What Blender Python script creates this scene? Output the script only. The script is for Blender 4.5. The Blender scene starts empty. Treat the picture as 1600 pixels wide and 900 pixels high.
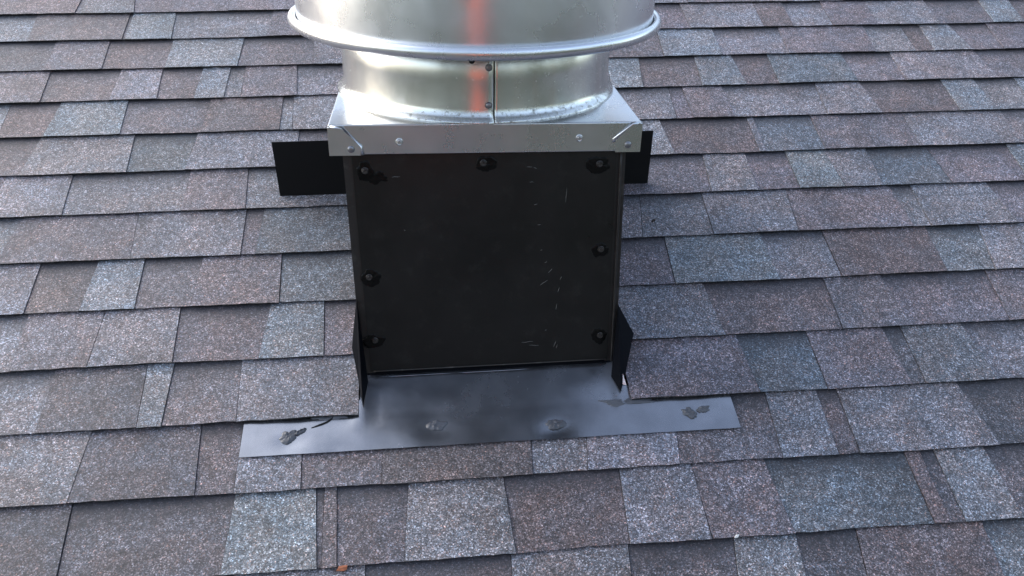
import bpy, bmesh, math, random
from mathutils import Vector, Matrix, noise

# ------------------------------------------------------------------ camera, sky, sun, exposure
S = bpy.context.scene
C = S.collection
PITCH = 0.428446                      # roof slope, about 24.5 degrees
ROOF_Z = 4.6                          # height of the roof frame's origin above the lawn
ROOF = Matrix.Translation((0, 0, ROOF_Z)) @ Matrix.Rotation(PITCH, 4, 'X')   # (along course, up slope, normal) -> world

cam_d = bpy.data.cameras.new('camera')
cam = bpy.data.objects.new('camera', cam_d)
C.objects.link(cam)
cam_d.sensor_width = 36.0
cam_d.lens = 36.0 * 1300.56 / 1600.0
cam_d.clip_start = 0.01
cam_d.clip_end = 500.0
cam.matrix_world = (ROOF @ Matrix.Translation((0, -0.57493, 1.32137)) @ Matrix.Rotation(-0.126642, 4, 'Z')
                    @ Matrix.Rotation(0.72626, 4, 'X') @ Matrix.Rotation(0.049323, 4, 'Z'))
S.camera = cam

SUN_EL, SUN_AZ = math.radians(30), math.radians(-62)      # azimuth from up-slope (+Y) towards +X
W = bpy.data.worlds.new('World')
S.world = W
W.use_nodes = True
wn = W.node_tree.nodes
sky = wn.new('ShaderNodeTexSky')
sky.sky_type = 'NISHITA'
sky.sun_disc = False
sky.sun_elevation = SUN_EL
sky.sun_rotation = SUN_AZ
sky.air_density = 1.0
sky.dust_density = 2.0
sky.ozone_density = 1.5
bg = wn['Background']
bg.inputs['Strength'].default_value = 0.15
veil = wn.new('ShaderNodeHueSaturation')                  # thin high overcast: the sky's blue washed out evenly
veil.inputs['Saturation'].default_value = 0.76
W.node_tree.links.new(sky.outputs['Color'], veil.inputs['Color'])
W.node_tree.links.new(veil.outputs['Color'], bg.inputs['Color'])
sun_d = bpy.data.lights.new('sun', 'SUN')
sun_d.energy = 0.6
sun_d.angle = math.radians(90)
sun_d.color = (1.0, 0.99, 0.975)
sun = bpy.data.objects.new('sun', sun_d)
C.objects.link(sun)
sd = Vector((math.sin(SUN_AZ) * math.cos(SUN_EL), math.cos(SUN_AZ) * math.cos(SUN_EL), math.sin(SUN_EL)))
sun.rotation_euler = sd.to_track_quat('Z', 'Y').to_euler()
sun.location = (0, 0, 20)
S.view_settings.view_transform = 'Standard'
S.view_settings.look = 'None'
S.view_settings.gamma = 1.0
S.view_settings.exposure = 1.6

# ------------------------------------------------------------------ helpers
random.seed(7)

def nm(name):
    m = bpy.data.materials.new(name)
    m.use_nodes = True
    return m, m.node_tree.nodes, m.node_tree.links, m.node_tree.nodes['Principled BSDF']

def ramp(nodes, stops, interp='LINEAR'):
    r = nodes.new('ShaderNodeValToRGB')
    cr = r.color_ramp
    cr.interpolation = interp
    while len(cr.elements) < len(stops):
        cr.elements.new(0.5)
    for e, (p, c) in zip(cr.elements, stops):
        e.position = p
        e.color = (c, c, c, 1) if isinstance(c, (int, float)) else (*c, 1)
    return r

def mth(nodes, links, op, a, b=None):
    n = nodes.new('ShaderNodeMath')
    n.operation = op
    for i, v in enumerate((a, b)):
        if v is None:
            continue
        if isinstance(v, (int, float)):
            n.inputs[i].default_value = v
        else:
            links.new(v, n.inputs[i])
    return n.outputs[0]

def mixc(nodes, links, fac, a, b, mode='MIX'):
    n = nodes.new('ShaderNodeMix')
    n.data_type = 'RGBA'
    n.blend_type = mode
    for i, v in ((0, fac), (6, a), (7, b)):
        if isinstance(v, (int, float)):
            n.inputs[i].default_value = v
        elif isinstance(v, tuple):
            n.inputs[i].default_value = (*v, 1)
        else:
            links.new(v, n.inputs[i])
    return n.outputs[2]

def tex(nodes, links, kind, scale, vec=None, **kw):
    n = nodes.new(kind)
    n.inputs['Scale'].default_value = scale
    for k, v in kw.items():
        n.inputs[k].default_value = v
    if vec is not None:
        links.new(vec, n.inputs['Vector'])
    return n

def stretch(nodes, links, vec, s):
    n = nodes.new('ShaderNodeMapping')
    n.inputs['Scale'].default_value = s
    links.new(vec, n.inputs['Vector'])
    return n.outputs[0]

def bump(nodes, links, h, strength, dist, bsdf):
    b = nodes.new('ShaderNodeBump')
    b.inputs['Strength'].default_value = strength
    b.inputs['Distance'].default_value = dist
    links.new(h, b.inputs['Height'])
    links.new(b.outputs[0], bsdf.inputs['Normal'])

# ------------------------------------------------------------------ materials
def mat_granule():
    m, n, l, b = nm('shingle_granules')
    tc = n.new('ShaderNodeTexCoord')
    oi = n.new('ShaderNodeObjectInfo')
    off = n.new('ShaderNodeVectorMath'); off.operation = 'SCALE'
    off.inputs[0].default_value = (3.1, 5.7, 1.3)
    l.new(oi.outputs['Random'], off.inputs['Scale'])
    add = n.new('ShaderNodeVectorMath'); add.operation = 'ADD'
    l.new(tc.outputs['Object'], add.inputs[0]); l.new(off.outputs[0], add.inputs[1])
    vec = add.outputs[0]
    tone = n.new('ShaderNodeVertexColor'); tone.layer_name = 'tone'
    vo = tex(n, l, 'ShaderNodeTexVoronoi', 480, vec)
    sep = n.new('ShaderNodeSeparateColor'); l.new(vo.outputs['Color'], sep.inputs[0])
    lum = ramp(n, [(0, .32), (.35, .62), (.62, .94), (.82, 1.38), (.93, 2.05), (1, 3.2)])
    l.new(sep.outputs[0], lum.inputs[0])
    vf = tex(n, l, 'ShaderNodeTexVoronoi', 900, vec)
    sf = n.new('ShaderNodeSeparateColor'); l.new(vf.outputs['Color'], sf.inputs[0])
    fine = ramp(n, [(0, .55), (.6, 1.0), (.9, 1.35), (1, 2.2)]); l.new(sf.outputs[0], fine.inputs[0])
    big = tex(n, l, 'ShaderNodeTexNoise', 9, vec, Detail=4.0, Roughness=.6)
    bigr = ramp(n, [(.3, .80), (.7, 1.2)]); l.new(big.outputs['Fac'], bigr.inputs[0])
    clp = tex(n, l, 'ShaderNodeTexNoise', 75, vec, Detail=3.0, Roughness=.6)
    clr = ramp(n, [(.34, .72), (.5, 1.0), (.66, 1.3)]); l.new(clp.outputs['Fac'], clr.inputs[0])
    # scattered rusty, pale-blue and off-white granules among the piece's own colour
    hue = ramp(n, [(0, (.86, 1.0, 1.10)), (.16, (.93, 1.0, 1.05)), (.3, (1, 1, 1)), (.78, (1, 1, 1)), (.9, (1.12, .99, .93)), (1, (1.45, 1.0, .80))])
    l.new(sep.outputs[1], hue.inputs[0])
    # patches of one granule colour fading into another, as blended at the factory
    pn = tex(n, l, 'ShaderNodeTexNoise', 14, vec, Detail=2.0)
    pr = ramp(n, [(.42, (.96, 1.0, 1.03)), (.6, (1.06, .985, .94))]); l.new(pn.outputs['Fac'], pr.inputs[0])
    c = mixc(n, l, 1.0, tone.outputs['Color'], lum.outputs[0], 'MULTIPLY')
    c = mixc(n, l, 1.0, c, fine.outputs[0], 'MULTIPLY')
    c = mixc(n, l, 1.0, c, bigr.outputs[0], 'MULTIPLY')
    c = mixc(n, l, 1.0, c, clr.outputs[0], 'MULTIPLY')
    c = mixc(n, l, 1.0, c, hue.outputs[0], 'MULTIPLY')
    c = mixc(n, l, 1.0, c, pr.outputs[0], 'MULTIPLY')
    ge = n.new('ShaderNodeNewGeometry')                   # weathering that runs across tabs
    wn1 = tex(n, l, 'ShaderNodeTexNoise', 3.2, ge.outputs['Position'], Detail=5.0, Roughness=.62)
    wr = ramp(n, [(.32, .80), (.5, 1.0), (.7, 1.2)]); l.new(wn1.outputs['Fac'], wr.inputs[0])
    c = mixc(n, l, 1.0, c, wr.outputs[0], 'MULTIPLY')
    sc_ = tex(n, l, 'ShaderNodeTexNoise', 26, ge.outputs['Position'], Detail=5.0, Roughness=.7)
    sr_ = ramp(n, [(.66, 0), (.74, .32)]); l.new(sc_.outputs['Fac'], sr_.inputs[0])
    c = mixc(n, l, sr_.outputs[0], c, (.30, .31, .31))    # pale scuffs
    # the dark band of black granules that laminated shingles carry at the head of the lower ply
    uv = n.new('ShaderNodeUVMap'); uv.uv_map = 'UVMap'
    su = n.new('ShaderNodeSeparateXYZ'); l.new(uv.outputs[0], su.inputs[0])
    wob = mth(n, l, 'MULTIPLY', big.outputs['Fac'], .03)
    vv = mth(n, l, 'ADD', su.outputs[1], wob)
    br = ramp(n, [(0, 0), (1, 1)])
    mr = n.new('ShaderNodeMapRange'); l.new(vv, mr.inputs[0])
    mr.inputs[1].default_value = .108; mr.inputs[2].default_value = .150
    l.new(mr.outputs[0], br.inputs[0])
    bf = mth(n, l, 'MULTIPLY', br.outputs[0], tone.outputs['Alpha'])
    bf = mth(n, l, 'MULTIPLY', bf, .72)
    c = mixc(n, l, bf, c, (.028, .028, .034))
    l.new(c, b.inputs['Base Color'])
    b.inputs['Roughness'].default_value = .6
    b.inputs['Specular IOR Level'].default_value = .5
    b.inputs['Sheen Weight'].default_value = .04
    b.inputs['Sheen Roughness'].default_value = .45
    hh = mth(n, l, 'ADD', vo.outputs['Distance'], mth(n, l, 'MULTIPLY', sf.outputs[1], .3))
    bump(n, l, hh, .45, .0014, b)
    return m

def mat_edge():
    m, n, l, b = nm('asphalt_edge')
    tc = n.new('ShaderNodeTexCoord')
    v = tex(n, l, 'ShaderNodeTexVoronoi', 420, tc.outputs['Object'])
    s = n.new('ShaderNodeSeparateColor'); l.new(v.outputs['Color'], s.inputs[0])
    r = ramp(n, [(0, .010), (.7, .018), (.9, .05), (1, .14)]); l.new(s.outputs[0], r.inputs[0])
    l.new(r.outputs[0], b.inputs['Base Color'])
    b.inputs['Roughness'].default_value = .9
    bump(n, l, v.outputs['Distance'], .6, .002, b)
    return m

def mat_alu(name, base=(.80, .82, .83), rough=.3, aniso=0.0, stain=0.0, stain_z=None, dull=0.0):
    m, n, l, b = nm(name)
    tc = n.new('ShaderNodeTexCoord')
    v = tc.outputs['Object']
    b.inputs['Metallic'].default_value = 1.0
    n1 = tex(n, l, 'ShaderNodeTexNoise', 7, v, Detail=5.0, Roughness=.6)
    rr = ramp(n, [(.3, rough * .8), (.7, rough * 1.25)]); l.new(n1.outputs['Fac'], rr.inputs[0])
    st = stretch(n, l, v, (1, 1, .06))
    n2 = tex(n, l, 'ShaderNodeTexNoise', 420, st, Detail=3.0)
    r2 = mth(n, l, 'MULTIPLY', n2.outputs['Fac'], .02)
    rs = mth(n, l, 'ADD', rr.outputs[0], r2)
    rs = mth(n, l, 'SUBTRACT', rs, .01)
    # scratches
    sc = stretch(n, l, v, (18, 18, 130))
    n3 = tex(n, l, 'ShaderNodeTexNoise', 1.0, sc, Detail=2.0)
    r3 = ramp(n, [(.30, 1), (.33, 0)]); l.new(n3.outputs['Fac'], r3.inputs[0])
    col = ramp(n, [(.25, tuple(x * .86 for x in base)), (.75, base)]); l.new(n1.outputs['Fac'], col.inputs[0])
    c = col.outputs[0]
    if stain:
        n4 = tex(n, l, 'ShaderNodeTexNoise', 110, v, Detail=6.0, Roughness=.75)
        n5 = tex(n, l, 'ShaderNodeTexNoise', 5, v, Detail=3.0)
        sx = n.new('ShaderNodeSeparateXYZ'); l.new(v, sx.inputs[0])
        mr = n.new('ShaderNodeMapRange'); l.new(sx.outputs[2], mr.inputs[0])
        mr.inputs[1].default_value = stain_z[0]; mr.inputs[2].default_value = stain_z[1]
        mr.inputs[3].default_value = .13; mr.inputs[4].default_value = 0
        mu = n.new('ShaderNodeMapRange'); l.new(sx.outputs[2], mu.inputs[0])
        mu.inputs[1].default_value = stain_z[2]; mu.inputs[2].default_value = stain_z[3]
        mu.inputs[3].default_value = 0; mu.inputs[4].default_value = .11
        t = mth(n, l, 'ADD', n4.outputs['Fac'], mr.outputs[0])
        t = mth(n, l, 'ADD', t, mu.outputs[0])
        t = mth(n, l, 'ADD', t, mth(n, l, 'MULTIPLY', n5.outputs['Fac'], .16))
        r4 = ramp(n, [(.72, 0), (.86, 1)]); l.new(t, r4.inputs[0])
        f = mth(n, l, 'MULTIPLY', r4.outputs[0], stain)
        c = mixc(n, l, f, c, (.12, .105, .075))
        rs = mth(n, l, 'ADD', rs, mth(n, l, 'MULTIPLY', f, .4))
    l.new(c, b.inputs['Base Color'])
    l.new(rs, b.inputs['Roughness'])
    if aniso:
        tg = n.new('ShaderNodeTangent'); tg.direction_type = 'RADIAL'; tg.axis = 'Z'
        l.new(tg.outputs[0], b.inputs['Tangent'])
        b.inputs['Anisotropic'].default_value = aniso
        b.inputs['Anisotropic Rotation'].default_value = .25
    bump(n, l, n1.outputs['Fac'], .05, .004, b)
    return m

def mat_paint(name, col, rough, scratch=0.0, dust=0.0, wav=0.0, spec=.5):
    m, n, l, b = nm(name)
    tc = n.new('ShaderNodeTexCoord'); v = tc.outputs['Object']
    n1 = tex(n, l, 'ShaderNodeTexNoise', 6, v, Detail=6.0, Roughness=.65)
    cr = ramp(n, [(.3, tuple(x * .75 for x in col)), (.7, tuple(x * 1.25 for x in col))]); l.new(n1.outputs['Fac'], cr.inputs[0])
    c = cr.outputs[0]
    if dust:
        n2 = tex(n, l, 'ShaderNodeTexNoise', 34, v, Detail=6.0, Roughness=.7)
        r2 = ramp(n, [(.55, 0), (.78, dust)]); l.new(n2.outputs['Fac'], r2.inputs[0])
        c = mixc(n, l, r2.outputs[0], c, (.22, .21, .19))
    if scratch:
        s1 = stretch(n, l, v, (300, 300, 90))
        n3 = tex(n, l, 'ShaderNodeTexNoise', 1.0, s1, Detail=1.5)
        n4 = tex(n, l, 'ShaderNodeTexNoise', 9.0, v, Detail=2.0)
        t = mth(n, l, 'ADD', n3.outputs['Fac'], mth(n, l, 'MULTIPLY', n4.outputs['Fac'], .8))
        r3 = ramp(n, [(1.17, 0), (1.20, scratch)]); l.new(t, r3.inputs[0])
        c = mixc(n, l, r3.outputs[0], c, (.30, .28, .25))
    l.new(c, b.inputs['Base Color'])
    r5 = ramp(n, [(.3, rough * .8), (.7, rough * 1.3)]); l.new(n1.outputs['Fac'], r5.inputs[0])
    l.new(r5.outputs[0], b.inputs['Roughness'])
    b.inputs['Specular IOR Level'].default_value = spec
    if wav:
        n6 = tex(n, l, 'ShaderNodeTexNoise', 11, v, Detail=2.0)
        bump(n, l, n6.outputs['Fac'], wav, .01, b)
    return m

def mat_plain(name, col, rough=.6, metal=0.0, vary=.25, scale=20):
    m, n, l, b = nm(name)
    tc = n.new('ShaderNodeTexCoord')
    n1 = tex(n, l, 'ShaderNodeTexNoise', scale, tc.outputs['Object'], Detail=5.0)
    cr = ramp(n, [(.3, tuple(x * (1 - vary) for x in col)), (.7, tuple(min(1, x * (1 + vary)) for x in col))])
    l.new(n1.outputs['Fac'], cr.inputs[0]); l.new(cr.outputs[0], b.inputs['Base Color'])
    b.inputs['Roughness'].default_value = rough
    b.inputs['Metallic'].default_value = metal
    bump(n, l, n1.outputs['Fac'], .25, .004, b)
    return m

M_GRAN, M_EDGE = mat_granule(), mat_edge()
M_DRUM = mat_alu('spun_aluminium', (.86, .87, .87), .27, aniso=.66)
M_NECK = mat_alu('weathered_aluminium', (.78, .785, .74), .23, aniso=.65, stain=.65, stain_z=(.500, .520, .585, .60))
M_CAP = mat_alu('sheet_aluminium', (.78, .79, .80), .27)
M_BOLT = mat_alu('zinc_screw', (.62, .62, .60), .35)
M_RIVET = mat_alu('dull_rivet', (.30, .30, .31), .45)
M_CURB = mat_paint('dark_brown_paint', (.0095, .0088, .0083), .32, scratch=.3, dust=.05, wav=.06, spec=.35)
M_STRIP = mat_paint('brown_corner_paint', (.015, .0125, .011), .45, scratch=.5, dust=.15)
M_HEM = mat_paint('grimy_hem_paint', (.03, .026, .022), .6, dust=.8)
M_FLASH = mat_paint('charcoal_flashing_paint', (.30, .305, .325), .24, scratch=.25, dust=.10, wav=.05, spec=.8)
M_FLASH.node_tree.nodes['Principled BSDF'].inputs['Metallic'].default_value = .95
M_FLAP = mat_paint('black_flashing_paint', (.0035, .004, .006), .5, spec=.06)
M_BLACK = mat_paint('matt_black_sheet', (.004, .004, .0045), .6, spec=.2)
M_SEAL = mat_paint('dark_sealant', (.085, .087, .096), .42, wav=.4)
M_TAR = mat_paint('black_tar', (.0040, .0038, .0036), .3, wav=.3, spec=.15)
M_HOLE = mat_plain('dark_opening', (.002, .002, .002), .9)

# ------------------------------------------------------------------ object helpers
def link(name, me, mats, parent=None, loc=None):
    o = bpy.data.objects.new(name, me)
    C.objects.link(o)
    for mt in (mats if isinstance(mats, (list, tuple)) else [mats]):
        if mt.name not in me.materials:
            me.materials.append(mt)
    if parent is not None:
        o.parent = parent
    if loc is not None:
        o.location = loc
    return o

def from_bm(name, bm, mats, parent=None, smooth=False, loc=None):
    bmesh.ops.recalc_face_normals(bm, faces=bm.faces)
    me = bpy.data.meshes.new(name)
    bm.to_mesh(me); bm.free()
    if smooth:
        me.polygons.foreach_set('use_smooth', [True] * len(me.polygons))
    return link(name, me, mats, parent, loc)

def tag(o, label, cat, group=None, kind=None):
    if label: o['label'] = label
    if cat: o['category'] = cat
    if group: o['group'] = group
    if kind: o['kind'] = kind
    return o

def add_box(bm, x0, x1, y0, y1, z0, z1):
    vs = [bm.verts.new((x, y, z)) for x in (x0, x1) for y in (y0, y1) for z in (z0, z1)]
    for f in ((0, 1, 3, 2), (4, 6, 7, 5), (0, 4, 5, 1), (2, 3, 7, 6), (0, 2, 6, 4), (1, 5, 7, 3)):
        bm.faces.new([vs[i] for i in f])
    return vs

def box_obj(name, dims, mats, parent, bev=.0):
    bm = bmesh.new(); add_box(bm, *dims)
    if bev:
        bmesh.ops.bevel(bm, geom=bm.edges[:], offset=bev, segments=3, profile=.5, affect='EDGES')
    return from_bm(name, bm, mats, parent, smooth=False)

def tube(bm, pts, r, seg=8):
    rings = []
    for i, p in enumerate(pts):
        p = Vector(p)
        d = (Vector(pts[min(i + 1, len(pts) - 1)]) - Vector(pts[max(i - 1, 0)])).normalized()
        a = d.orthogonal().normalized(); b = d.cross(a)
        rr = r[i] if isinstance(r, (list, tuple)) else r
        rings.append([bm.verts.new(p + rr * (math.cos(2 * math.pi * k / seg) * a + math.sin(2 * math.pi * k / seg) * b)) for k in range(seg)])
    for i in range(len(rings) - 1):
        for k in range(seg):
            bm.faces.new((rings[i][k], rings[i][(k + 1) % seg], rings[i + 1][(k + 1) % seg], rings[i + 1][k]))
    bm.faces.new(rings[0]); bm.faces.new(rings[-1][::-1])

def lathe(bm, prof, cx, cy, seg=160):
    rings = [[bm.verts.new((cx + r * math.sin(2 * math.pi * k / seg), cy - r * math.cos(2 * math.pi * k / seg), z)) for k in range(seg)] for r, z in prof]
    for i in range(len(rings) - 1):
        for k in range(seg):
            bm.faces.new((rings[i][k], rings[i][(k + 1) % seg], rings[i + 1][(k + 1) % seg], rings[i + 1][k]))
    return rings

def sheet_poly(bm, pts, thick):
    """thin bent sheet from a fan of 3-D points"""
    pts = [Vector(p) for p in pts]
    nn = Vector((0, 0, 0))
    for i in range(1, len(pts) - 1):
        nn += (pts[i] - pts[0]).cross(pts[i + 1] - pts[0])
    nn.normalize()
    f = [bm.verts.new(p + nn * thick / 2) for p in pts]; b = [bm.verts.new(p - nn * thick / 2) for p in pts]
    for i in range(1, len(pts) - 1):
        bm.faces.new((f[0], f[i], f[i + 1])); bm.faces.new((b[0], b[i + 1], b[i]))
    for i in range(len(pts)):
        j = (i + 1) % len(pts)
        bm.faces.new((f[i], b[i], b[j], f[j]))

# ------------------------------------------------------------------ roof deck and shingles
ROOF_U, ROOF_V = (-4.2, 4.8), (-3.15, 3.75)
bm = bmesh.new(); add_box(bm, ROOF_U[0], ROOF_U[1], ROOF_V[0], ROOF_V[1], -.16, -.004)
roof = from_bm('roof', bm, M_EDGE)
roof.matrix_world = ROOF
tag(roof, 'sloping roof laid with grey, mauve and blue-grey asphalt shingles', 'roof', kind='structure')

E = .143
TONE = {'B': (0.165, 0.176, 0.193), 'S': (0.109, 0.119, 0.135), 'G': (0.161, 0.156, 0.170), 'M': (0.134, 0.119, 0.131), 'P': (0.167, 0.148, 0.160), 'R': (0.118, 0.098, 0.101), 'D': (0.099, 0.091, 0.100)}

def butt_wave(k, u):
    return .0030 * (noise.noise(Vector((u * 1.7, k * 3.3, 0))) + .5 * noise.noise(Vector((u * 6, k * 5.1, 4))))

def lift(k, u):
    z = .0011 * (1 + noise.noise(Vector((u * 2.3, k * 7.7, 9))))
    if k == 2:
        d = max(0.0, 1 - abs(u - .09) / .62)
        z += .0055 * min(1.0, d * 2.2)
    return z

def shingle_geo(bm, k, ub0, ut0, ub1, ut1, code, col, uvl, orig, rnd, cut=0):
    raised = code[0] == 'T'
    base = TONE[code[1]]
    j = 1 + .16 * (rnd.random() - .5)
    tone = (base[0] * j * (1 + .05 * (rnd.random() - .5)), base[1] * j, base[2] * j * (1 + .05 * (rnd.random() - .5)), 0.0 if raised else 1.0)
    ztop = .0085 if raised else .0066
    dv = .0012 * (rnd.random() - .5) if raised else .0015
    g = .0006
    ub0 += g; ut0 += g; ub1 -= g; ut1 -= g
    n = max(2, min(10, int((ub1 - ub0) / .018)))
    v0 = k * E
    rows = []
    for jv, t in enumerate((0, .55, 1.16)):
        row = []
        for i in range(n + 1):
            s = i / n
            u = (ub0 + (ub1 - ub0) * s) * (1 - t) + (ut0 + (ut1 - ut0) * s) * t
            v = v0 + t * E
            h = ztop + (.0032 - .0098) * t / 1.16
            if t == 0:
                v += butt_wave(k, u) + dv + .0019 * (rnd.random() - .5)
            h += lift(k, u) * (1 - t) + .0007 * noise.noise(Vector((u * 9, v * 9, k)))
            if i in (0, n) and jv < 2:
                u += .0009 * (rnd.random() - .5)
            row.append(bm.verts.new((u - orig[0], v - orig[1], h)))
        rows.append(row)
    low = []
    for i in range(n + 1):
        p = rows[0][i].co
        low.append(bm.verts.new((p.x, p.y + .0012, .0040 + lift(k, p.x + orig[0]) * .75 + (0 if raised else -.0004))))
    back = [bm.verts.new((q.co.x, q.co.y, -.0015)) for q in (rows[2][0], rows[2][n])]
    tops, edges = [], []
    for a in range(2):
        for i in range(n):
            tops.append(bm.faces.new((rows[a][i], rows[a][i + 1], rows[a + 1][i + 1], rows[a + 1][i])))
    for i in range(n):
        edges.append(bm.faces.new((low[i], low[i + 1], rows[0][i + 1], rows[0][i])))
    edges.append(bm.faces.new((low[0], rows[0][0], rows[1][0], rows[2][0], back[0])))
    edges.append(bm.faces.new((low[n], back[1], rows[2][n], rows[1][n], rows[0][n])))
    edges.append(bm.faces.new(low[::-1] + [back[0], back[1]]))
    edges.append(bm.faces.new(rows[2] + [back[1], back[0]]))
    for f in tops + edges:
        f.material_index = 0
        for lp in f.loops:
            lp[col] = tone
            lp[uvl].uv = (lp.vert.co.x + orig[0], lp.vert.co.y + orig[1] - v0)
    for f in edges[:n] + edges[n + 2:]:
        f.material_index = 1

def new_shingle_bm():
    bm = bmesh.new()
    return bm, bm.loops.layers.float_color.new('tone'), bm.loops.layers.uv.new('UVMap')

# each course, from the lowest: its first piece, then every joint as (position at the butt, at the head, what follows);
# T a raised tab, L the lower ply seen between tabs, X the opening for the ventilator
COURSES = {
  -1:('LM','-0.348,-0.354,TG -0.142,-0.144,LD 0.088,0.093,TG 0.279,0.29,LD 0.447,0.471,TB 0.566,0.579,LD 0.665,0.686,TR 0.897,0.912,LB'),
  0:('TD','-0.627,-0.638,LD -0.373,-0.369,TB -0.221,-0.232,LD -0.214,-0.218,TR -0.189,-0.197,LD -0.081,-0.074,TG 0.102,0.093,LR 0.293,0.3,TG 0.433,0.432,TM 0.577,0.567,LS 0.825,0.831,TR 0.853,0.861,LD 0.881,0.888,TG 0.987,0.984,LM'),
  1:('TG','-0.645,-0.64,TD -0.436,-0.447,LR -0.371,-0.372,TG -0.258,-0.265,LM -0.12,-0.117,TR 0.145,0.154,LG 0.243,0.26,TG 0.41,0.43,LM 0.601,0.611,TG 0.706,0.713,LR 0.746,0.754,TG 1.015,0.999,LD'),
  2:('LG','-0.737,-0.74,TD -0.56,-0.57,TB -0.517,-0.52,LM -0.384,-0.393,TG -0.161,-0.18,X 0.346,0.378,TM 0.6,0.593,LS 0.735,0.741,TM 0.906,0.903,LD 0.935,0.943,TG 1.085,1.076,LG'),
  3:('LG','-0.823,-0.829,TM -0.681,-0.68,TG -0.523,-0.532,LM -0.36,-0.352,TB -0.235,-0.243,LM -0.181,-0.178,X 0.378,0.376,TG 0.57,0.56,LR 0.817,0.827,TM 0.967,0.958,LM 1.182,1.199,TM'),
  4:('TG','-0.837,-0.844,LR -0.731,-0.726,TB -0.622,-0.63,LM -0.512,-0.509,TM -0.334,-0.342,LS -0.179,-0.193,X 0.383,0.413,LM 0.498,0.505,TB 0.728,0.727,LG 0.868,0.874,TR 1.11,1.122,LB 1.221,1.251,TG'),
  5:('LB','-0.937,-0.923,TM -0.66,-0.672,TG -0.429,-0.434,LM -0.399,-0.395,TS -0.194,-0.207,X 0.414,0.442,LG 0.455,0.476,LG 0.619,0.626,TG 0.818,0.834,TM 1.093,1.093,LG 1.135,1.146,TG 1.349,1.342,LM'),
  6:('TG','-0.837,-0.849,LG -0.58,-0.581,TM -0.436,-0.447,LG -0.203,-0.208,TM 0.191,0.198,LG 0.373,0.389,LM 0.651,0.663,TG 0.764,0.772,LM 0.869,0.876,TB 0.981,0.977,TG 1.076,1.088,LS 1.253,1.251,LM 1.452,1.465,TB'),
  7:('LR','-0.969,-0.961,TG -0.727,-0.738,LS -0.594,-0.587,TG -0.341,-0.337,LM -0.133,-0.135,TG 0.323,0.33,LM 0.449,0.468,TB 0.593,0.584,LR 0.809,0.817,TG 0.826,0.835,LS 0.981,0.99,TM 1.231,1.243,TG 1.511,1.521,LP'),
  8:('LB','-1.063,-1.073,LR -0.954,-0.95,TB -0.773,-0.783,LM -0.58,-0.576,TR -0.387,-0.39,LG -0.355,-0.364,TG -0.135,-0.137,LM 0.343,0.349,TM 0.481,0.493,LG 0.63,0.639,LM 0.675,0.676,TM 0.785,0.787,LG 1.037,1.052,TG 1.189,1.18,LR 1.407,1.418,TB 1.514,1.514,LG 1.624,1.635,TB'),
  9:('TM','-1,-1.013,LR -0.831,-0.831,TG -0.711,-0.722,LR -0.618,-0.616,TB -0.542,-0.543,LG -0.499,-0.504,TM -0.355,-0.366,LG -0.079,-0.078,TM 0.297,0.307,LG 0.48,0.491,TB 0.569,0.584,LR 0.733,0.744,TB 0.858,0.853,LR 0.95,0.959,TS 1.177,1.177,LM 1.316,1.325,TP 1.585,1.583,LM'),
  10:('LD','-1.033,-1.036,TM -0.88,-0.891,LR -0.717,-0.72,TB -0.525,-0.525,LM -0.322,-0.33,TG -0.109,-0.109,LM 0.246,0.245,TG 0.477,0.493,LM 0.657,0.666,TB 0.828,0.833,LG 1.023,1.035,TM 1.282,1.3,LG 1.406,1.418,LR 1.461,1.475,TB 1.579,1.57,LM 1.676,1.69,TM'),
  11:('LB','-1.11,-1.126,TR -0.858,-0.866,LD -0.852,-0.857,TB -0.724,-0.736,LG -0.462,-0.458,TM -0.205,-0.203,LG 0.189,0.193,TG 0.472,0.479,LM 0.767,0.767,TG 0.991,0.999,TR 1.083,1.091,LG 1.206,1.215,TM 1.346,1.359,TG 1.544,1.552,LM 1.717,1.732,TB 1.814,1.833,LR'),
  12:('TR','-1.02,-1.023,LD -1.003,-1.014,TG -0.854,-0.88,LM -0.587,-0.602,TM -0.275,-0.282,LG 0.273,0.272,TM 0.531,0.539,LG 0.793,0.803,TM 1.126,1.144,LG 1.289,1.304,TG 1.473,1.483,LM 1.728,1.739,TG'),
}
CODES = [a + b for a in 'TL' for b in 'BSGGMMMPRRD']

def rand_code(rnd, prev):
    t = 'L' if (prev and prev[0] == 'T' and rnd.random() < .8) else 'T'
    return t + rnd.choice('BBGGGMMP' if t == 'T' else 'SGGMMRRD')

def put_shingle(k, p, q, code, rnd):
    bm, col, uvl = new_shingle_bm()
    orig = ((p[0] + q[0]) / 2, k * E)
    shingle_geo(bm, k, p[0], p[1], q[0], q[1], code, col, uvl, orig, rnd)
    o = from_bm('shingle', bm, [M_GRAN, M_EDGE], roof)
    o.location = (orig[0], orig[1], 0)

rnd = random.Random(21)
field_bm, f_col, f_uv = new_shingle_bm()

def fill(k, u0, u1):
    u, prev = u0, None
    while u < u1 - .01:
        w = rnd.choice((.05, .10, .13, .16, .19, .22, .26))
        nx = min(u1, u + w)
        if u1 - nx < .05:
            nx = u1
        prev = rand_code(rnd, prev)
        shingle_geo(field_bm, k, u, u, nx, nx, prev, f_col, f_uv, (0, 0), rnd)
        u = nx

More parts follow.
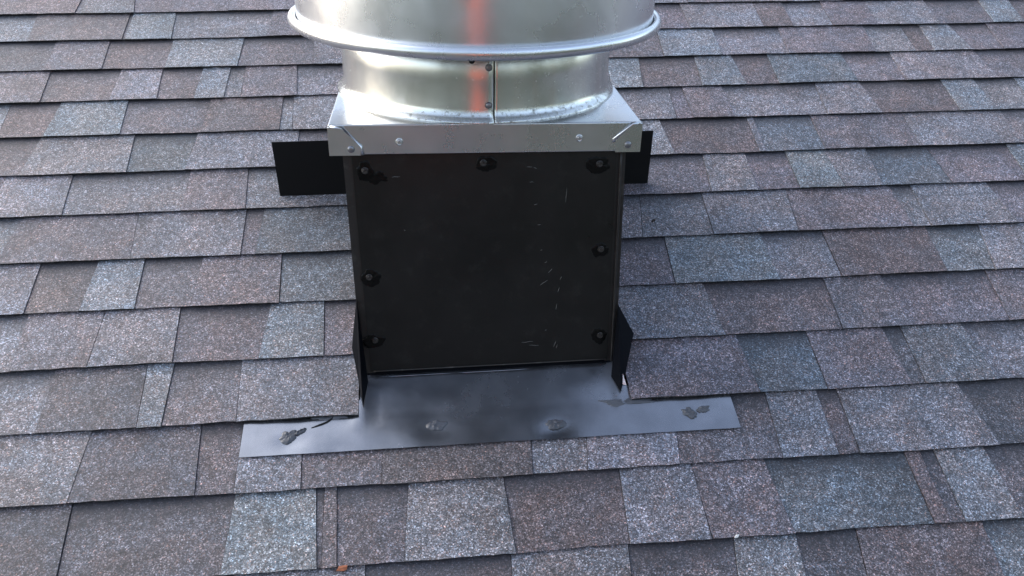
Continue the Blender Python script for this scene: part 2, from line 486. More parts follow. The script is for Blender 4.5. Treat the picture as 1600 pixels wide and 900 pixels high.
for k in range(int(ROOF_V[0] / E), int(ROOF_V[1] / E)):
    if k not in COURSES:
        fill(k, ROOF_U[0], ROOF_U[1])
        continue
    first, spec = COURSES[k]
    js = []
    for s in spec.split():
        a, b, c = s.split(',')
        js.append((float(a), float(b), c))
    if 'X' in [j[2] for j in js]:                      # trimmed to the curb's sides
        xi = [j[2] for j in js].index('X')
        le = (-.163, -.166) if k == 2 else (-.161, -.161)
        ri = (.347, .347) if k == 2 else (.337, .337)
        js[xi] = (*le, 'X'); js[xi + 1] = (*ri, js[xi + 1][2])
    lo = js[0][0] - rnd.uniform(.16, .26)
    hi = js[-1][0] + rnd.uniform(.16, .26)
    fill(k, ROOF_U[0], lo); fill(k, hi, ROOF_U[1])
    ends = [(lo, lo)] + [(j[0], j[1]) for j in js] + [(hi, hi)]
    codes = [first] + [j[2] for j in js]
    for p, q, c in zip(ends[:-1], ends[1:], codes):
        if c != 'X':
            put_shingle(k, p, q, c, rnd)
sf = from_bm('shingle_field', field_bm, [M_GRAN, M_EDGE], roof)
sf['kind'] = 'stuff'

# ------------------------------------------------------------------ the ventilator (plumb, on the slope)
VO = Vector((.0875, .3775, 0))                          # foot of the curb's front, in the roof's frame
vent = bpy.data.objects.new('roof_ventilator', None)
C.objects.link(vent)
vent.location = ROOF @ VO
tag(vent, 'aluminium roof ventilator drum on a dark brown square metal curb with flashing', 'roof vent')
ROT = Matrix.Rotation(PITCH, 3, 'X')

def r2v(u, v, n):                                       # roof frame -> ventilator frame
    return ROT @ (Vector((u, v, n)) - VO)

TAN = math.tan(PITCH)
HW, DEP, CT = .2445, .489, .452
# curb: four walls, foot cut to the slope
bm = bmesh.new()
pl = [(-HW, 0), (HW, 0), (HW, DEP), (-HW, DEP)]
lo_ = [bm.verts.new((x, y, y * TAN - .002)) for x, y in pl]
hi_ = [bm.verts.new((x, y, CT)) for x, y in pl]
for i in range(4):
    j = (i + 1) % 4
    bm.faces.new((lo_[i], lo_[j], hi_[j], hi_[i]))
bm.faces.new(hi_); bm.faces.new(lo_[::-1])
curb = from_bm('curb', bm, M_CURB, vent)
def panel_y(x, z):                                       # face of the slightly buckled front panel
    e = max(0.0, min((x + HW - .014) / .08, (HW - .016 - x) / .08, z / .09, 1))
    return -.0052 - e * (.0030 * noise.noise(Vector((x * 5, z * 4, 2))) + .0012 * math.exp(-((x - .128) / .010) ** 2))

bm = bmesh.new()
NXp, NZp = 30, 24
grid = [[None] * (NZp + 1) for _ in range(NXp + 1)]
for i in range(NXp + 1):
    for j in range(NZp + 1):
        x = -HW + .014 + (2 * HW - .030) * i / NXp; z = .016 + (CT - .016) * j / NZp
        grid[i][j] = bm.verts.new((x, panel_y(x, z), z + (.0012 * noise.noise(Vector((x * 40, 0, 1))) if j == 0 else 0)))
for i in range(NXp):
    for j in range(NZp):
        bm.faces.new((grid[i][j], grid[i + 1][j], grid[i + 1][j + 1], grid[i][j + 1]))
front = from_bm('front_panel', bm, M_CURB, curb, smooth=True)
if front.data.polygons[0].normal.y > 0:
    front.data.flip_normals()
sm = front.modifiers.new('thick', 'SOLIDIFY'); sm.thickness = .0022; sm.offset = 1
front.modifiers.new('crease', 'EDGE_SPLIT').split_angle = math.radians(35)
for s in (-1, 1):
    bm = bmesh.new()
    x0, x1 = (-HW - .0015, -HW + .024) if s < 0 else (HW - .022, HW + .0015)
    add_box(bm, x0, x1, -.0042, -.0002, .010, CT)
    bmesh.ops.bevel(bm, geom=bm.edges[:], offset=.001, segments=2, affect='EDGES')
    from_bm('corner_strip', bm, M_STRIP, curb)
bm = bmesh.new()                                         # standing seam down the right-hand corner
tube(bm, [(HW - .008 + .0012 * noise.noise(Vector((0, 0, z * 9))), -.0088, z) for z in [.012 + .03 * i for i in range(15)]], .0022, 6)
from_bm('folded_seam', bm, M_STRIP, curb, smooth=True)

bm = bmesh.new()                                         # grimy hem along the panel's foot
tube(bm, [(-HW + .02 + .0237 * i, -.0080, .0165 + .0006 * noise.noise(Vector((i, 0, 5)))) for i in range(20)], .0012, 6)
from_bm('hem', bm, M_HEM, curb, smooth=True)

def blob(name, frame, rx, ry, h, mat, parent, seed, rag=.35):
    """irregular smear of sealant lying on a surface; frame is a 4x4 with z out of the surface"""
    rb = random.Random(seed)
    bm = bmesh.new(); rings = []
    N = 44
    ph = rb.random() * 50
    for ri, (f, hh) in enumerate(((1.0, 0.0), (.94, .35), (.84, .6), (.72, .8), (.58, .9), (.44, 1.0), (.28, 1.0), (.13, 1.0))):
        ring = []
        for a in range(N):
            t = 2 * math.pi * a / N
            w = 1 + rag * noise.noise(Vector((math.cos(t) * 1.6 + ph, math.sin(t) * 1.6, 3))) + .5 * rag * noise.noise(Vector((math.cos(t) * 5 + ph, math.sin(t) * 5, 8)))
            x, y = rx * f * w * math.cos(t), ry * f * w * math.sin(t)
            z = h * hh * (.45 + 1.5 * abs(noise.noise(Vector((x * 120 + ph, y * 330, 1)))) + .9 * abs(noise.noise(Vector((x * 330 + ph, y * 520, 5)))))
            ring.append(bm.verts.new(frame @ Vector((x, y, max(z, 0) if ri else -.0008))))
        rings.append(ring)
    c = bm.verts.new(frame @ Vector((0, 0, h)))
    for a in range(len(rings) - 1):
        for k in range(N):
            bm.faces.new((rings[a][k], rings[a][(k + 1) % N], rings[a + 1][(k + 1) % N], rings[a + 1][k]))
    for k in range(N):
        bm.faces.new((rings[-1][k], rings[-1][(k + 1) % N], c))
    bm.faces.new(rings[0][::-1])
    return from_bm(name, bm, mat, parent, smooth=True)

def front_frame(x, y, z):                                # z axis towards -Y
    return Matrix(((1, 0, 0, x), (0, 0, -1, y), (0, 1, 0, z), (0, 0, 0, 1)))

def screw_mesh(name, rf, rh, hh, hexa=True):
    bm = bmesh.new()
    prof = [(rf, 0), (rf, .0008), (rf * .8, .0016)]
    rings = [[bm.verts.new((r * math.cos(2 * math.pi * k / 24), r * math.sin(2 * math.pi * k / 24), z)) for k in range(24)] for r, z in prof]
    for z, sc in ((.0016, 1.0), (hh * .9, 1.0), (hh, .86), (hh * .93, .62), (hh * .9, .3)):
        ring = []
        for k in range(24):
            t = 2 * math.pi * k / 24
            q = math.cos(math.pi / 6) / math.cos((t % (math.pi / 3)) - math.pi / 6) if hexa else 1
            ring.append(bm.verts.new((rh * sc * q * math.cos(t), rh * sc * q * math.sin(t), z)))
        rings.append(ring)
    for a in range(len(rings) - 1):
        for k in range(24):
            bm.faces.new((rings[a][k], rings[a][(k + 1) % 24], rings[a + 1][(k + 1) % 24], rings[a + 1][k]))
    bm.faces.new(rings[-1])
    bmesh.ops.recalc_face_normals(bm, faces=bm.faces)
    me = bpy.data.meshes.new(name); bm.to_mesh(me); bm.free()
    return me

def rivet_mesh(name, r, h):
    bm = bmesh.new(); N = 20
    rings = [[bm.verts.new((r * f * math.cos(2 * math.pi * k / N), r * f * math.sin(2 * math.pi * k / N), z * h)) for k in range(N)] for f, z in ((1, 0), (1, .25), (.9, .55), (.65, .85), (.3, 1))]
    for a in range(4):
        for k in range(N):
            bm.faces.new((rings[a][k], rings[a][(k + 1) % N], rings[a + 1][(k + 1) % N], rings[a + 1][k]))
    bm.faces.new(rings[-1])
    me = bpy.data.meshes.new(name); bm.to_mesh(me); bm.free()
    me.polygons.foreach_set('use_smooth', [True] * len(me.polygons))
    return me

curb_screw = screw_mesh('curb_screw', .0062, .0042, .0052)
M_DSCREW = mat_paint('rusty_screw', (.022, .017, .014), .40, dust=.25)
for i, (x, z) in enumerate(((-.210, .411), (-.006, .418), (.199, .409), (.207, .248), (-.218, .212), (-.217, .083), (.212, .070))):
    sc = link('screw', curb_screw, M_DSCREW, curb)
    sc.matrix_local = front_frame(x, panel_y(x, z) - .0030, z) @ Matrix.Rotation(i * .4, 4, 'Z')
    blob('sealant', front_frame(x + .004 * math.sin(i * 2), panel_y(x, z) - .0022, z - .002), .0155 + .003 * (i % 3), .0145 + .003 * ((i + 1) % 2), .0014, M_TAR, curb, 40 + i, .3)
blob('sealant', front_frame(-.19, panel_y(-.19, .398) - .0022, .398), .018, .012, .0008, M_TAR, curb, 60, .6)

# bare-metal scratches in the front panel's paint: short fine strokes, most beside the crease
M_SCRATCH = mat_paint('bared_metal', (.10, .097, .09), .5)
rs2 = random.Random(5)
for x, z, dx, dz in [(.070, .408, .010, -.001), (.082, .406, .006, -.001), (.075, .380, .007, 0), (.083, .338, .006, .001), (.09, .30, .005, 0), (.095, .25, .004, .001),
                     (.103, .225, .005, .003), (.110, .205, .008, .008), (.095, .180, .014, .010), (.132, .190, .003, .006), (.128, .165, .003, .010), (.125, .130, .002, .012),
                     (.122, .050, .004, .012), (.127, .046, .002, .009), (.06, .062, .022, .001), (.075, .055, .018, -.001), (-.15, .30, .003, 0), (-.165, .398, .014, .0005), (.105, .085, .003, .002), (.14, .34, .002, .03)]:
    bm = bmesh.new()
    tube(bm, [(x + dx * t, -.0098, z + dz * t + .0006 * rs2.uniform(-1, 1)) for t in (0, .35, .7, 1)], [.0003, .0006, .0005, .0002], 5)
    o = from_bm('scratch', bm, M_SCRATCH, curb)
    for v in o.data.vertices:                             # laid against the panel, which is not quite flat
        v.co.y += .0098 + panel_y(v.co.x, v.co.z) - .0022

# rear flashing sheet standing behind the curb, wider than it
bm = bmesh.new()
sheet_poly(bm, [(-.4495, .4735, .207), (.4145, .4735, .207), (.4215, .4735, .349), (-.4545, .4735, .349)], .0025)
sheet_poly(bm, [(-.4485, .4725, .2085), (-.4485, .452, .2085), (.4125, .452, .2085), (.4125, .4725, .2085)], .002)
back_sheet = from_bm('rear_flashing', bm, M_BLACK, vent)
back_sheet['label'] = 'flat black sheet standing behind the curb and wider than it'

# front apron, lying on the shingles and turned up against the curb
bm = bmesh.new()
us = [-.370 + .91 * i / 70 for i in range(71)]
vs_ = [.211 + .167 * j / 20 for j in range(21)]
gv = {}

def apron_n(u, v):
    n = .0105 - .0035 * min(1, (v - .211) / .075)
    n += .0013 * noise.noise(Vector((u * 7, v * 9, 3))) + .0007 * noise.noise(Vector((u * 22, v * 22, 7)))
    for du, dv_, a in ((-.284, .249, .0018), (-.02, .256, .0018), (.198, .240, .003), (.457, .251, .0025)):
        n -= a * math.exp(-(((u - du) / .022) ** 2 + ((v - dv_ + .012) / .016) ** 2))
    for du in (-.158, .333):                             # creases where the wings leave the middle
        n += .0035 * math.exp(-((u - du) / .010) ** 2) * min(1, max(0, (v - .25) / .04))
    return n

for i, u in enumerate(us):
    for j, v in enumerate(vs_):
        gv[i, j] = (u, v)
verts = {}
def gvert(i, j):
    if (i, j) not in verts:
        u, v = gv[i, j]
        if j == 0:
            v += .0008 * noise.noise(Vector((u * 30, 0, 0))) - .0035 * (u - .085)*.4
        verts[i, j] = bm.verts.new(r2v(u, v, apron_n(u, v)))
    return verts[i, j]
for i in range(70):
    for j in range(20):
        uc, vc = (gv[i, j][0] + gv[i + 1, j + 1][0]) / 2, (gv[i, j][1] + gv[i + 1, j + 1][1]) / 2
        if vc < .318 or -.166 < uc < .338:
            bm.faces.new((gvert(i, j), gvert(i + 1, j), gvert(i + 1, j + 1), gvert(i, j + 1)))
apron = from_bm('apron_flashing', bm, M_FLASH, vent, smooth=True)
sm = apron.modifiers.new('thick', 'SOLIDIFY'); sm.thickness = .0012; sm.offset = -1
apron.modifiers.new('crease', 'EDGE_SPLIT').split_angle = math.radians(35)
apron['label'] = 'charcoal sheet-metal apron lying on the shingles in front of the curb'
box_obj('upturned_edge', (-HW + .002, HW - .002, -.0035, -.0006, -.004, .034), M_FLAP, apron)

bm = bmesh.new()                                         # thin bead modelled for the bright reflection along the apron's bend
tube(bm, [(-HW + .004 + .02405 * i, -.0072, .0030 + .0005 * noise.noise(Vector((i, 2, 0)))) for i in range(21)], .0012, 6)
from_bm('bend_glint_bead', bm, M_FLASH, apron, smooth=True)

def roof_frame(u, v, n, a=0.0):                          # z axis along the roof's normal, in the ventilator frame
    return Matrix.Translation(r2v(u, v, n)) @ ROT.to_4x4() @ Matrix.Rotation(a, 4, 'Z')

for i, (u, v, rx, ry, a) in enumerate(((-.288, .2495, .017, .014, .5), (-.268, .258, .013, .005, .5), (-.020, .256, .019, .012, .1), (.198, .243, .020, .012, 0), (.452, .250, .016, .011, -.3), (.480, .256, .014, .007, .2))):
    blob('sealant', roof_frame(u, v, apron_n(u, v) + .0004, a), rx * .95, ry * .95, .0034, M_SEAL, apron, 80 + i, .42)
blob('sealant', roof_frame(.345, .283, apron_n(.345, .283)), .05, .008, .002, M_SEAL, apron, 95, .7)
blob('sealant', roof_frame(-.215, .288, apron_n(-.215, .288)), .035, .008, .002, M_SEAL, apron, 96, .7)
bm = bmesh.new()
tube(bm, [r2v(u, v, apron_n(u, v) + .0006) for u, v in ((-.248, .2655), (-.238, .269), (-.229, .2725), (-.220, .2765), (-.212, .283), (-.207, .291))], [.0006, .0014, .0018, .0017, .0018, .0014], 6)
from_bm('cut', bm, M_HOLE, apron)

# triangular ears folded out from the curb's front corners
def ear(pts, name='corner_ear'):
    bm = bmesh.new(); sheet_poly(bm, pts, .0014)
    e = from_bm(name, bm, M_FLAP, apron)
    return e
ear([(-0.2442, -0.0075, 0.1711), (-0.2608, -0.0075, 0.0700), (-0.2501, -0.0405, 0.0123), (-0.2433, -0.0719, -0.0191), (-0.2356, -0.0187, 0.0014), (-0.2401, -0.0075, 0.0454)])
ear([(0.2444, -0.0095, 0.1337), (0.2779, -0.0075, 0.0694), (0.2538, -0.0557, 0.0075), (0.2426, -0.0730, -0.0196), (0.2312, -0.0360, -0.0066), (0.2394, -0.0095, 0.0179)])
bm = bmesh.new(); sheet_poly(bm, [(0.2484, -0.0569, 0.0114), (0.2543, -0.0682, -0.0091), (0.2451, -0.0649, -0.0077)], .001); from_bm('modelled_sky_glint', bm, M_CAP, apron)  # small pale metal sliver added to show sky glinting beside the right ear

# ------------------------------------------------------------------ cap, neck and drum, sitting a little out of level
o_ = Vector((0, 0, .46))
TILT = Matrix.Translation(o_) @ Matrix.Rotation(.0768, 4, 'X') @ Matrix.Rotation(.0196, 4, 'Y') @ Matrix.Translation(-o_)
X0, X1, YF, ZC, CX, CY = -.2650, .2675, -.0185, .491, -.0024, .2459
cap = box_obj('cap_plate', (X0, X1, YF, YF + .532, .4385, ZC), M_CAP, vent, bev=.0022)
cap.matrix_local = TILT
def front_poly(name, pts, depth, mat, parent):
    bm = bmesh.new()
    f = [bm.verts.new((x, YF - depth, z)) for x, z in pts]
    b = [bm.verts.new((x, YF + .001, z)) for x, z in pts]
    bm.faces.new(f)
    for i in range(len(pts)):
        j = (i + 1) % len(pts)
        bm.faces.new((f[i], b[i], b[j], f[j]))
    return from_bm(name, bm, mat, parent)
tabL = [(X0 - .0008, .4865), (-.2430, .4860), (-.2150, .4545), (-.2135, .4378), (X0 - .0008, .4378)]
tabR = [(X1 + .0008, .4885), (.2525, .4880), (.2230, .4600), (.2240, .4378), (X1 + .0008, .4378)]
front_poly('corner_tab', tabL, .0016, M_CAP, cap)
front_poly('corner_tab', tabR, .0016, M_CAP, cap)
for pts in ([(X0 + .004, .4872), (-.2420, .4866), (-.2115, .4545), (-.2100, .4392)], [(X1 - .004, .4888), (.2505, .4886), (.2200, .4598), (.2205, .4560)]):
    bm = bmesh.new(); tube(bm, [(x, YF - .0008, z) for x, z in pts], .0029, 8)
    from_bm('folded_lip', bm, M_CAP, cap, smooth=True)
hex_screw = screw_mesh('hex_screw', .0066, .0046, .0060)
for x, z, a in ((-.1478, .4605, .3), (.1595, .4635, .7)):
    sc = link('screw', hex_screw, M_BOLT, cap); sc.matrix_local = front_frame(x, YF - .0002, z) @ Matrix.Rotation(a, 4, 'Z')
big_rivet = rivet_mesh('corner_rivet', .0062, .0035)
for x, z in ((-.2290, .4490), (.2458, .4510)):
    rv = link('rivet', big_rivet, M_RIVET, cap); rv.matrix_local = front_frame(x, YF - .0015, z)

# neck: one strip of sheet rolled round and lapped at the front, its foot flared on to the plate
bm = bmesh.new()
SEG = 200
prof = [(.2680, ZC + .0003), (.2665, ZC + .0030), (.2610, ZC + .0080), (.2570, ZC + .0140), (.2553, ZC + .0220), (.2553, .56), (.2553, .640)]
a_seam = math.asin((.0108 - CX) / .2553)
rings = []
for r, z in prof:
    row = []
    for k in range(SEG + 1):
        t = k / SEG
        ang = a_seam - 2 * math.pi * t + (.0012 if k == SEG else 0)
        rr = r + .0030 * max(0.0, 1 - t * 5) + .0004 * noise.noise(Vector((math.sin(ang) * 4, math.cos(ang) * 4, z * 9)))
        row.append(bm.verts.new((CX + rr * math.sin(ang), CY - rr * math.cos(ang), z)))
    rings.append(row)
for i in range(len(rings) - 1):
    for k in range(SEG):
        bm.faces.new((rings[i][k], rings[i][k + 1], rings[i + 1][k + 1], rings[i + 1][k]))
neck = from_bm('neck', bm, M_NECK, vent, smooth=True)
neck.matrix_local = TILT
sm = neck.modifiers.new('thick', 'SOLIDIFY'); sm.thickness = .0012; sm.offset = -1
bm = bmesh.new(); tube(bm, [(.0114, CY - .2559, z) for z in (ZC + .012, .53, .57, .638)], .0011, 6)
from_bm('dark_lap_line', bm, M_HOLE, neck)
neck_rivet = rivet_mesh('neck_rivet', .0046, .0022)
ring_bm = bmesh.new(); bmesh.ops.create_circle(ring_bm, cap_ends=True, radius=.0060, segments=20)
for z in (.583, .520):
    rv = link('rivet', neck_rivet, M_RIVET, neck); rv.matrix_local = front_frame(.0034, CY - .2590, z)
    rm = bmesh.new(); tube(rm, [(.0034, CY - .2570, z), (.0034, CY - .2587, z)], .0060, 20)
    from_bm('sealant', rm, M_SEAL, neck)
ring_bm.free()
bm = bmesh.new(); tube(bm, [(-.0247, CY - .2555, .5945), (-.0247, CY - .2588, .5945)], .0050, 16)
hl = from_bm('drain_hole', bm, M_HOLE, neck)

# drum: plain cylinder wall, rolled rim round its foot, shallow dome out of view
bm = bmesh.new()
lathe(bm, [(.2560, .6420), (.3280, .6420), (.3296, .6260), (.3302, .6180), (.3308, .6250), (.3308, .70), (.3308, .80), (.3308, .93), (.3308, 1.03), (.3270, 1.045), (.3000, 1.062), (.2, 1.085), (.09, 1.096), (.004, 1.099)], CX, CY)
drum = from_bm('drum', bm, M_DRUM, vent, smooth=True)
drum.matrix_local = TILT
bm = bmesh.new()
cr_, cz_ = .3393, .6225
prf = [(.3290, .6160), (.3340, .6140)] + [(cr_ + .0075 * math.cos(t), cz_ + .0100 * math.sin(t)) for t in [math.radians(a) for a in range(-110, 200, 18)]]
lathe(bm, prf, CX, CY)
rim = from_bm('rolled_rim', bm, M_CAP, drum, smooth=True)

# ------------------------------------------------------------------ crumbs on the shingles
def crumb(name, u, v, n, mat, label, cat, seed, r):
    rb = random.Random(seed); bm = bmesh.new()
    pts = [(r * f * math.cos(t) * rb.uniform(.7, 1.2), .5 * r * f * math.sin(t) * rb.uniform(.7, 1.2)) for f, t in [(1, 2 * math.pi * k / 9) for k in range(9)]]
    top = [bm.verts.new((x, y, .0012 + .002 * rb.random())) for x, y in pts]; bot = [bm.verts.new((x, y, 0)) for x, y in pts]
    c = bm.verts.new((0, 0, .0035))
    for i in range(9):
        j = (i + 1) % 9
        bm.faces.new((top[i], top[j], c)); bm.faces.new((bot[i], bot[j], top[j], top[i]))
    bm.faces.new(bot[::-1])
    o = from_bm(name, bm, mat)
    o.matrix_world = ROOF @ Matrix.Translation((u, v, n)) @ Matrix.Rotation(rb.random() * 1.0, 4, 'Z')
    return tag(o, label, cat)
crumb('leaf_fragment', -.180, -.004, .0085, mat_plain('dry_leaf', (.30, .10, .045), .8), 'rust-brown scrap of dead leaf caught under a shingle edge', 'leaf', 1, .010)
crumb('lint_scrap', .474, .001, .0105, mat_plain('pale_lint', (.62, .62, .60), .9), 'small white scrap stuck on a shingle corner', 'scrap', 2, .005)
crumb('bark_crumb', .489, .767, .0085, mat_plain('bark', (.03, .022, .018), .9), 'small dark crumb lying on a grey shingle beside the curb', 'debris', 3, .006)

# ------------------------------------------------------------------ the house under the roof, lawn, trees behind the camera
eave = ROOF @ Vector((0, ROOF_V[0], 0)); ridge = ROOF @ Vector((0, ROOF_V[1], 0))
house = bpy.data.objects.new('house', None); C.objects.link(house)
house.location = (0, eave.y + .45, 0)
tag(house, 'pale sided house body carrying the shingled roof', 'house')
M_WALL = mat_plain('pale_siding', (.55, .53, .48), .7, scale=6)
run = 2 * (ridge.y - eave.y) - .9
bm = bmesh.new()
x0, x1 = ROOF_U[0] + .35, ROOF_U[1] - .35
h0 = eave.z + .45 * math.tan(PITCH) - .2; h1 = ridge.z - .2
prof_ = [(0, 0), (run, 0), (run, h0), (run / 2, h1), (0, h0)]
a_ = [bm.verts.new((x0, y, z)) for y, z in prof_]; b_ = [bm.verts.new((x1, y, z)) for y, z in prof_]
bm.faces.new(a_); bm.faces.new(b_[::-1])
for i in range(5):
    bm.faces.new((a_[i], b_[i], b_[(i + 1) % 5], a_[(i + 1) % 5]))
from_bm('wall', bm, M_WALL, house)
bm = bmesh.new(); L_ = ROOF_V[1] - ROOF_V[0]
add_box(bm, ROOF_U[0], ROOF_U[1], -L_, 0, -.16, 0)
rs_ = from_bm('far_slope', bm, mat_plain('far_shingles', (.14, .13, .14), .9, scale=40), house)
rs_.matrix_local = Matrix.Translation((0, ridge.y - house.location.y + .002, ridge.z)) @ Matrix.Rotation(math.pi, 4, 'Z') @ Matrix.Rotation(PITCH, 4, 'X')

bm = bmesh.new(); add_box(bm, -150, 150, -150, 150, -.3, 0)
lawn = from_bm('ground', bm, mat_plain('lawn', (.060, .066, .045), .95, vary=.5, scale=1.5))
tag(lawn, 'mown green lawn round the house', 'ground', kind='structure')

M_BARK = mat_plain('tree_bark', (.10, .075, .055), .9)
M_LEAF = mat_plain('tree_leaves', (.05, .068, .036), .6, vary=.5, scale=1.2)
def tree_meshes(seed, H, R):
    rb = random.Random(seed)
    bm = bmesh.new()
    tube(bm, [(0, 0, 0), (.05, .02, H * .3), (-.05, .05, H * .6), (0, 0, H * .9)], [.20, .15, .10, .03], 8)
    tips = []
    for i in range(11):
        z = H * (.32 + .055 * i); a = i * 2.4
        e = Vector((math.cos(a) * R * .75, math.sin(a) * R * .75, z + R * .45))
        tube(bm, [(0, 0, z), tuple(e * .5 + Vector((0, 0, z * .5 - .1))), tuple(e)], [.07, .045, .015], 6)
        tips.append(e)
    bmesh.ops.recalc_face_normals(bm, faces=bm.faces)
    t = bpy.data.meshes.new('trunk'); bm.to_mesh(t); bm.free(); t.materials.append(M_BARK)
    vs, fs = [], []
    clumps = [e + Vector((rb.gauss(0, .5), rb.gauss(0, .5), rb.gauss(0, .5))) for e in tips for _ in range(4)] + [Vector((rb.gauss(0, R * .3), rb.gauss(0, R * .3), H * rb.uniform(.6, 1.0))) for _ in range(14)]
    for c in clumps:
        s = rb.uniform(.45, .95)
        for _ in range(75):
            d = Vector((rb.gauss(0, 1), rb.gauss(0, 1), rb.gauss(0, .8))); d = d.normalized() * s * rb.uniform(.5, 1.1)
            p = c + d; a = Vector((rb.gauss(0, 1), rb.gauss(0, 1), rb.gauss(0, 1))).normalized(); b = a.orthogonal().normalized()
            w = rb.uniform(.07, .13); i = len(vs)
            vs += [p - a * w, p + b * w * .55, p + a * w, p - b * w * .55]; fs.append((i, i + 1, i + 2, i + 3))
    m = bpy.data.meshes.new('crown'); m.from_pydata([tuple(v) for v in vs], [], fs); m.materials.append(M_LEAF)
    return t, m
KINDS = [tree_meshes(11, 9.5, 2.6), tree_meshes(12, 8.0, 2.9), tree_meshes(13, 11.0, 2.8)]
for i, (x, y, k, s) in enumerate(((-7.5, -14.5, 0, 1.0), (-3.2, -15.5, 2, 1.0), (.6, -14, 1, 1.1), (4.6, -15, 0, 1.05), (8.4, -13.5, 2, .95), (11.6, -10.5, 1, 1.1), (13.6, -6.6, 0, 1.0), (14.8, -2.6, 1, 1.05))):
    t = bpy.data.objects.new('garden_tree', None); C.objects.link(t)
    t.location = (x, y, 0); t.rotation_euler = (0, 0, i * 1.3); t.scale = (s, s, s)
    tag(t, 'broad leafy green tree growing on the lawn beyond the eave', 'tree', 'trees on the lawn below the roof')
    link('trunk', KINDS[k][0], M_BARK, t); link('crown', KINDS[k][1], M_LEAF, t)

# ------------------------------------------------------------------ the person taking the picture, seen only as a red reflection in the metal
cw = cam.matrix_world
cpos = cw.translation
M_SKIN = mat_plain('skin', (.46, .27, .19), .5, vary=.08)
M_SHIRT = mat_plain('red_shirt', (.92, .11, .03), .85, vary=.08, scale=60)
M_JEAN = mat_plain('jeans', (.05, .07, .12), .9)
M_SHOE = mat_plain('shoe_leather', (.05, .04, .035), .7)
M_HAIR = mat_plain('brown_hair', (.05, .03, .02), .6, scale=90)
M_PHONE = mat_plain('phone_case', (.015, .015, .017), .3, vary=.05)
px, py = cpos.x - .01, cpos.y - .52
def roof_z(y): return ROOF_Z + (y) * TAN + .011 / math.cos(PITCH)
fz = roof_z(py)
person = bpy.data.objects.new('person', None); C.objects.link(person)
person.location = (px, py, fz)
tag(person, 'standing person in a red shirt holding up a phone, mirrored in the drum', 'person')

def skin_obj(name, verts, edges, radii, mat, root, sub=2):
    me = bpy.data.meshes.new(name); me.from_pydata(verts, edges, [])
    o = link(name, me, mat, person)
    m = o.modifiers.new('skin', 'SKIN'); m.use_smooth_shade = True
    for i, r in enumerate(radii):
        d = me.skin_vertices[0].data[i]; d.radius = r if isinstance(r, tuple) else (r, r); d.use_root = (i == root)
    s = o.modifiers.new('sub', 'SUBSURF'); s.levels = sub; s.render_levels = sub
    return o
B = Vector((px, py, fz))
right = (cw.to_3x3() @ Vector((1, 0, 0))).normalized(); upv = (cw.to_3x3() @ Vector((0, 1, 0))).normalized(); backv = (cw.to_3x3() @ Vector((0, 0, 1))).normalized()
ph_c = cpos + backv * .012
# body: pelvis 0
V, ED, RA = [], [], []
def av(p, r, e=None):
    V.append(tuple(Vector(p))); RA.append(r)
    if e is not None: ED.append((e, len(V) - 1))
    return len(V) - 1
pel = av((0, -.02, .93), (.145, .10))
sp = av((0, -.03, 1.12), (.135, .095), pel); ch = av((0, -.03, 1.32), (.155, .105), sp); nk0 = av((0, -.02, 1.46), (.075, .065), ch)
nk = av((0, 0, 1.53), .055, nk0); j1 = av((0, .02, 1.60), (.066, .078), nk); hd = av((0, .015, 1.69), (.078, .098), j1); tp = av((0, .005, 1.765), (.062, .078), hd)
nose = av((0, .115, 1.655), .014, j1)
for s in (-1, 1):
    hip = av((s * .095, -.02, .86), .088, pel)
    kn = av((s * .12, .03, .49), .060, hip)
    fy = .06 if s > 0 else -.10
    an_z = fy * TAN
    an = av((s * .14, fy - .02, an_z + .09), .042, kn)
    he = av((s * .14, fy - .03, an_z + .045), .038, an)
    av((s * .16, fy + .15, an_z + .045 + .15 * TAN), .034, he)
    sh = av((s * .185, -.02, 1.405), .062, ch)
    wr = ph_c + right * s * .098 - upv * .045 + backv * .045 - B
    shv = Vector((s * .185, -.02, 1.405))
    el = (shv + wr) / 2 + Vector((s * .10, -.02, -.17))
    e1 = av(el, .042, sh); w1 = av(wr, .028, e1)
    palm = ph_c + right * s * .090 - upv * .004 + backv * .024 - B
    pm = av(palm, (.030, .018), w1)
    for q in range(4):                                   # fingers curl round the back of the phone's end
        r0 = palm + upv * (.026 - .017 * q) + right * s * .004
        k1 = av(r0, .0095, pm)
        k2 = av(r0 + right * s * .004 - backv * .020, .0085, k1)
        av(r0 - right * s * (.016 - .003 * q) - backv * .030 + upv * .002, .0075, k2)
    t1 = av(palm - upv * .020 - right * s * .008 + backv * .004, .011, pm)
    av(palm - upv * .006 - right * s * .034 + backv * .004, .009, t1)
body = skin_obj('body', V, ED, RA, M_SKIN, 0)
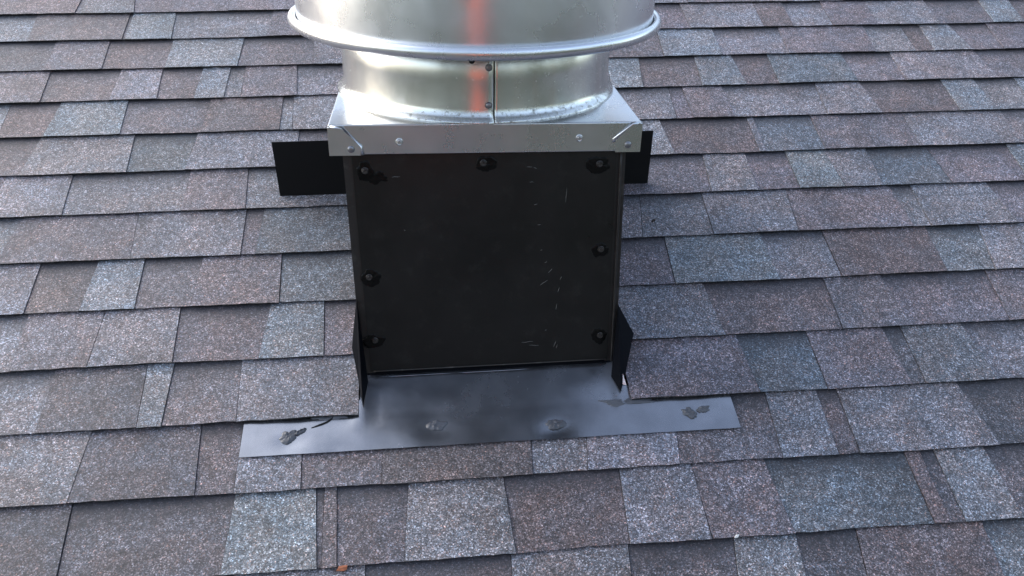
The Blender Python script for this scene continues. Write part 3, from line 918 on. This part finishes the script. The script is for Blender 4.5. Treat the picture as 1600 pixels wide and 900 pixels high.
# clothing over it
V, ED, RA = [], [], []
a0 = av((0, -.02, .90), (.165, .120)); a1 = av((0, -.03, 1.12), (.158, .117), a0); a2 = av((0, -.03, 1.32), (.178, .127), a1); a3 = av((0, -.022, 1.45), (.10, .085), a2)
for s in (-1, 1):
    b1 = av((s * .190, -.02, 1.405), .080, a2)
    shv = Vector((s * .185, -.02, 1.405)); wr = ph_c + right * s * .098 - upv * .045 + backv * .045 - B
    el = (shv + wr) / 2 + Vector((s * .10, -.02, -.17))
    av(shv.lerp(el, .55), .064, b1)
skin_obj('shirt', V, ED, RA, M_SHIRT, 0)
V, ED, RA = [], [], []
a0 = av((0, -.02, .95), (.158, .113))
for s in (-1, 1):
    fy = .06 if s > 0 else -.10
    b1 = av((s * .095, -.02, .85), .102, a0); b2 = av((s * .12, .03, .49), .076, b1); av((s * .14, fy - .02, fy * TAN + .12), .062, b2)
skin_obj('trousers', V, ED, RA, M_JEAN, 0)
for s in (-1, 1):
    fy = .06 if s > 0 else -.10
    V, ED, RA = [], [], []
    z = fy * TAN
    a0 = av((s * .14, fy - .06, z + .050 - .06 * TAN), .046); a1 = av((s * .15, fy + .05, z + .050 + .05 * TAN), .048, a0); av((s * .165, fy + .18, z + .044 + .18 * TAN), .042, a1)
    skin_obj('shoe', V, ED, RA, M_SHOE, 0)
V, ED, RA = [], [], []
a0 = av((0, -.045, 1.66), (.075, .065)); a1 = av((0, -.02, 1.735), (.083, .085), a0); av((0, .03, 1.775), (.066, .06), a1)
skin_obj('hair', V, ED, RA, M_HAIR, 0)

phone = bpy.data.objects.new('phone', None); C.objects.link(phone)
phone.matrix_world = Matrix.Translation(ph_c) @ cw.to_3x3().to_4x4()
tag(phone, 'dark phone held up in both hands of the person', 'phone')
bm = bmesh.new(); add_box(bm, -.075, .075, -.036, .036, -.004, .004)
bmesh.ops.bevel(bm, geom=bm.edges[:], offset=.0025, segments=3, affect='EDGES'); from_bm('case', bm, M_PHONE, phone)
box_obj('screen', (-.069, .069, -.032, .032, .0038, .0046), M_PHONE, phone)
bm = bmesh.new(); tube(bm, [(.030, .020, -.0035), (.030, .020, -.0065)], .006, 20); from_bm('second_lens', bm, M_PHONE, phone)
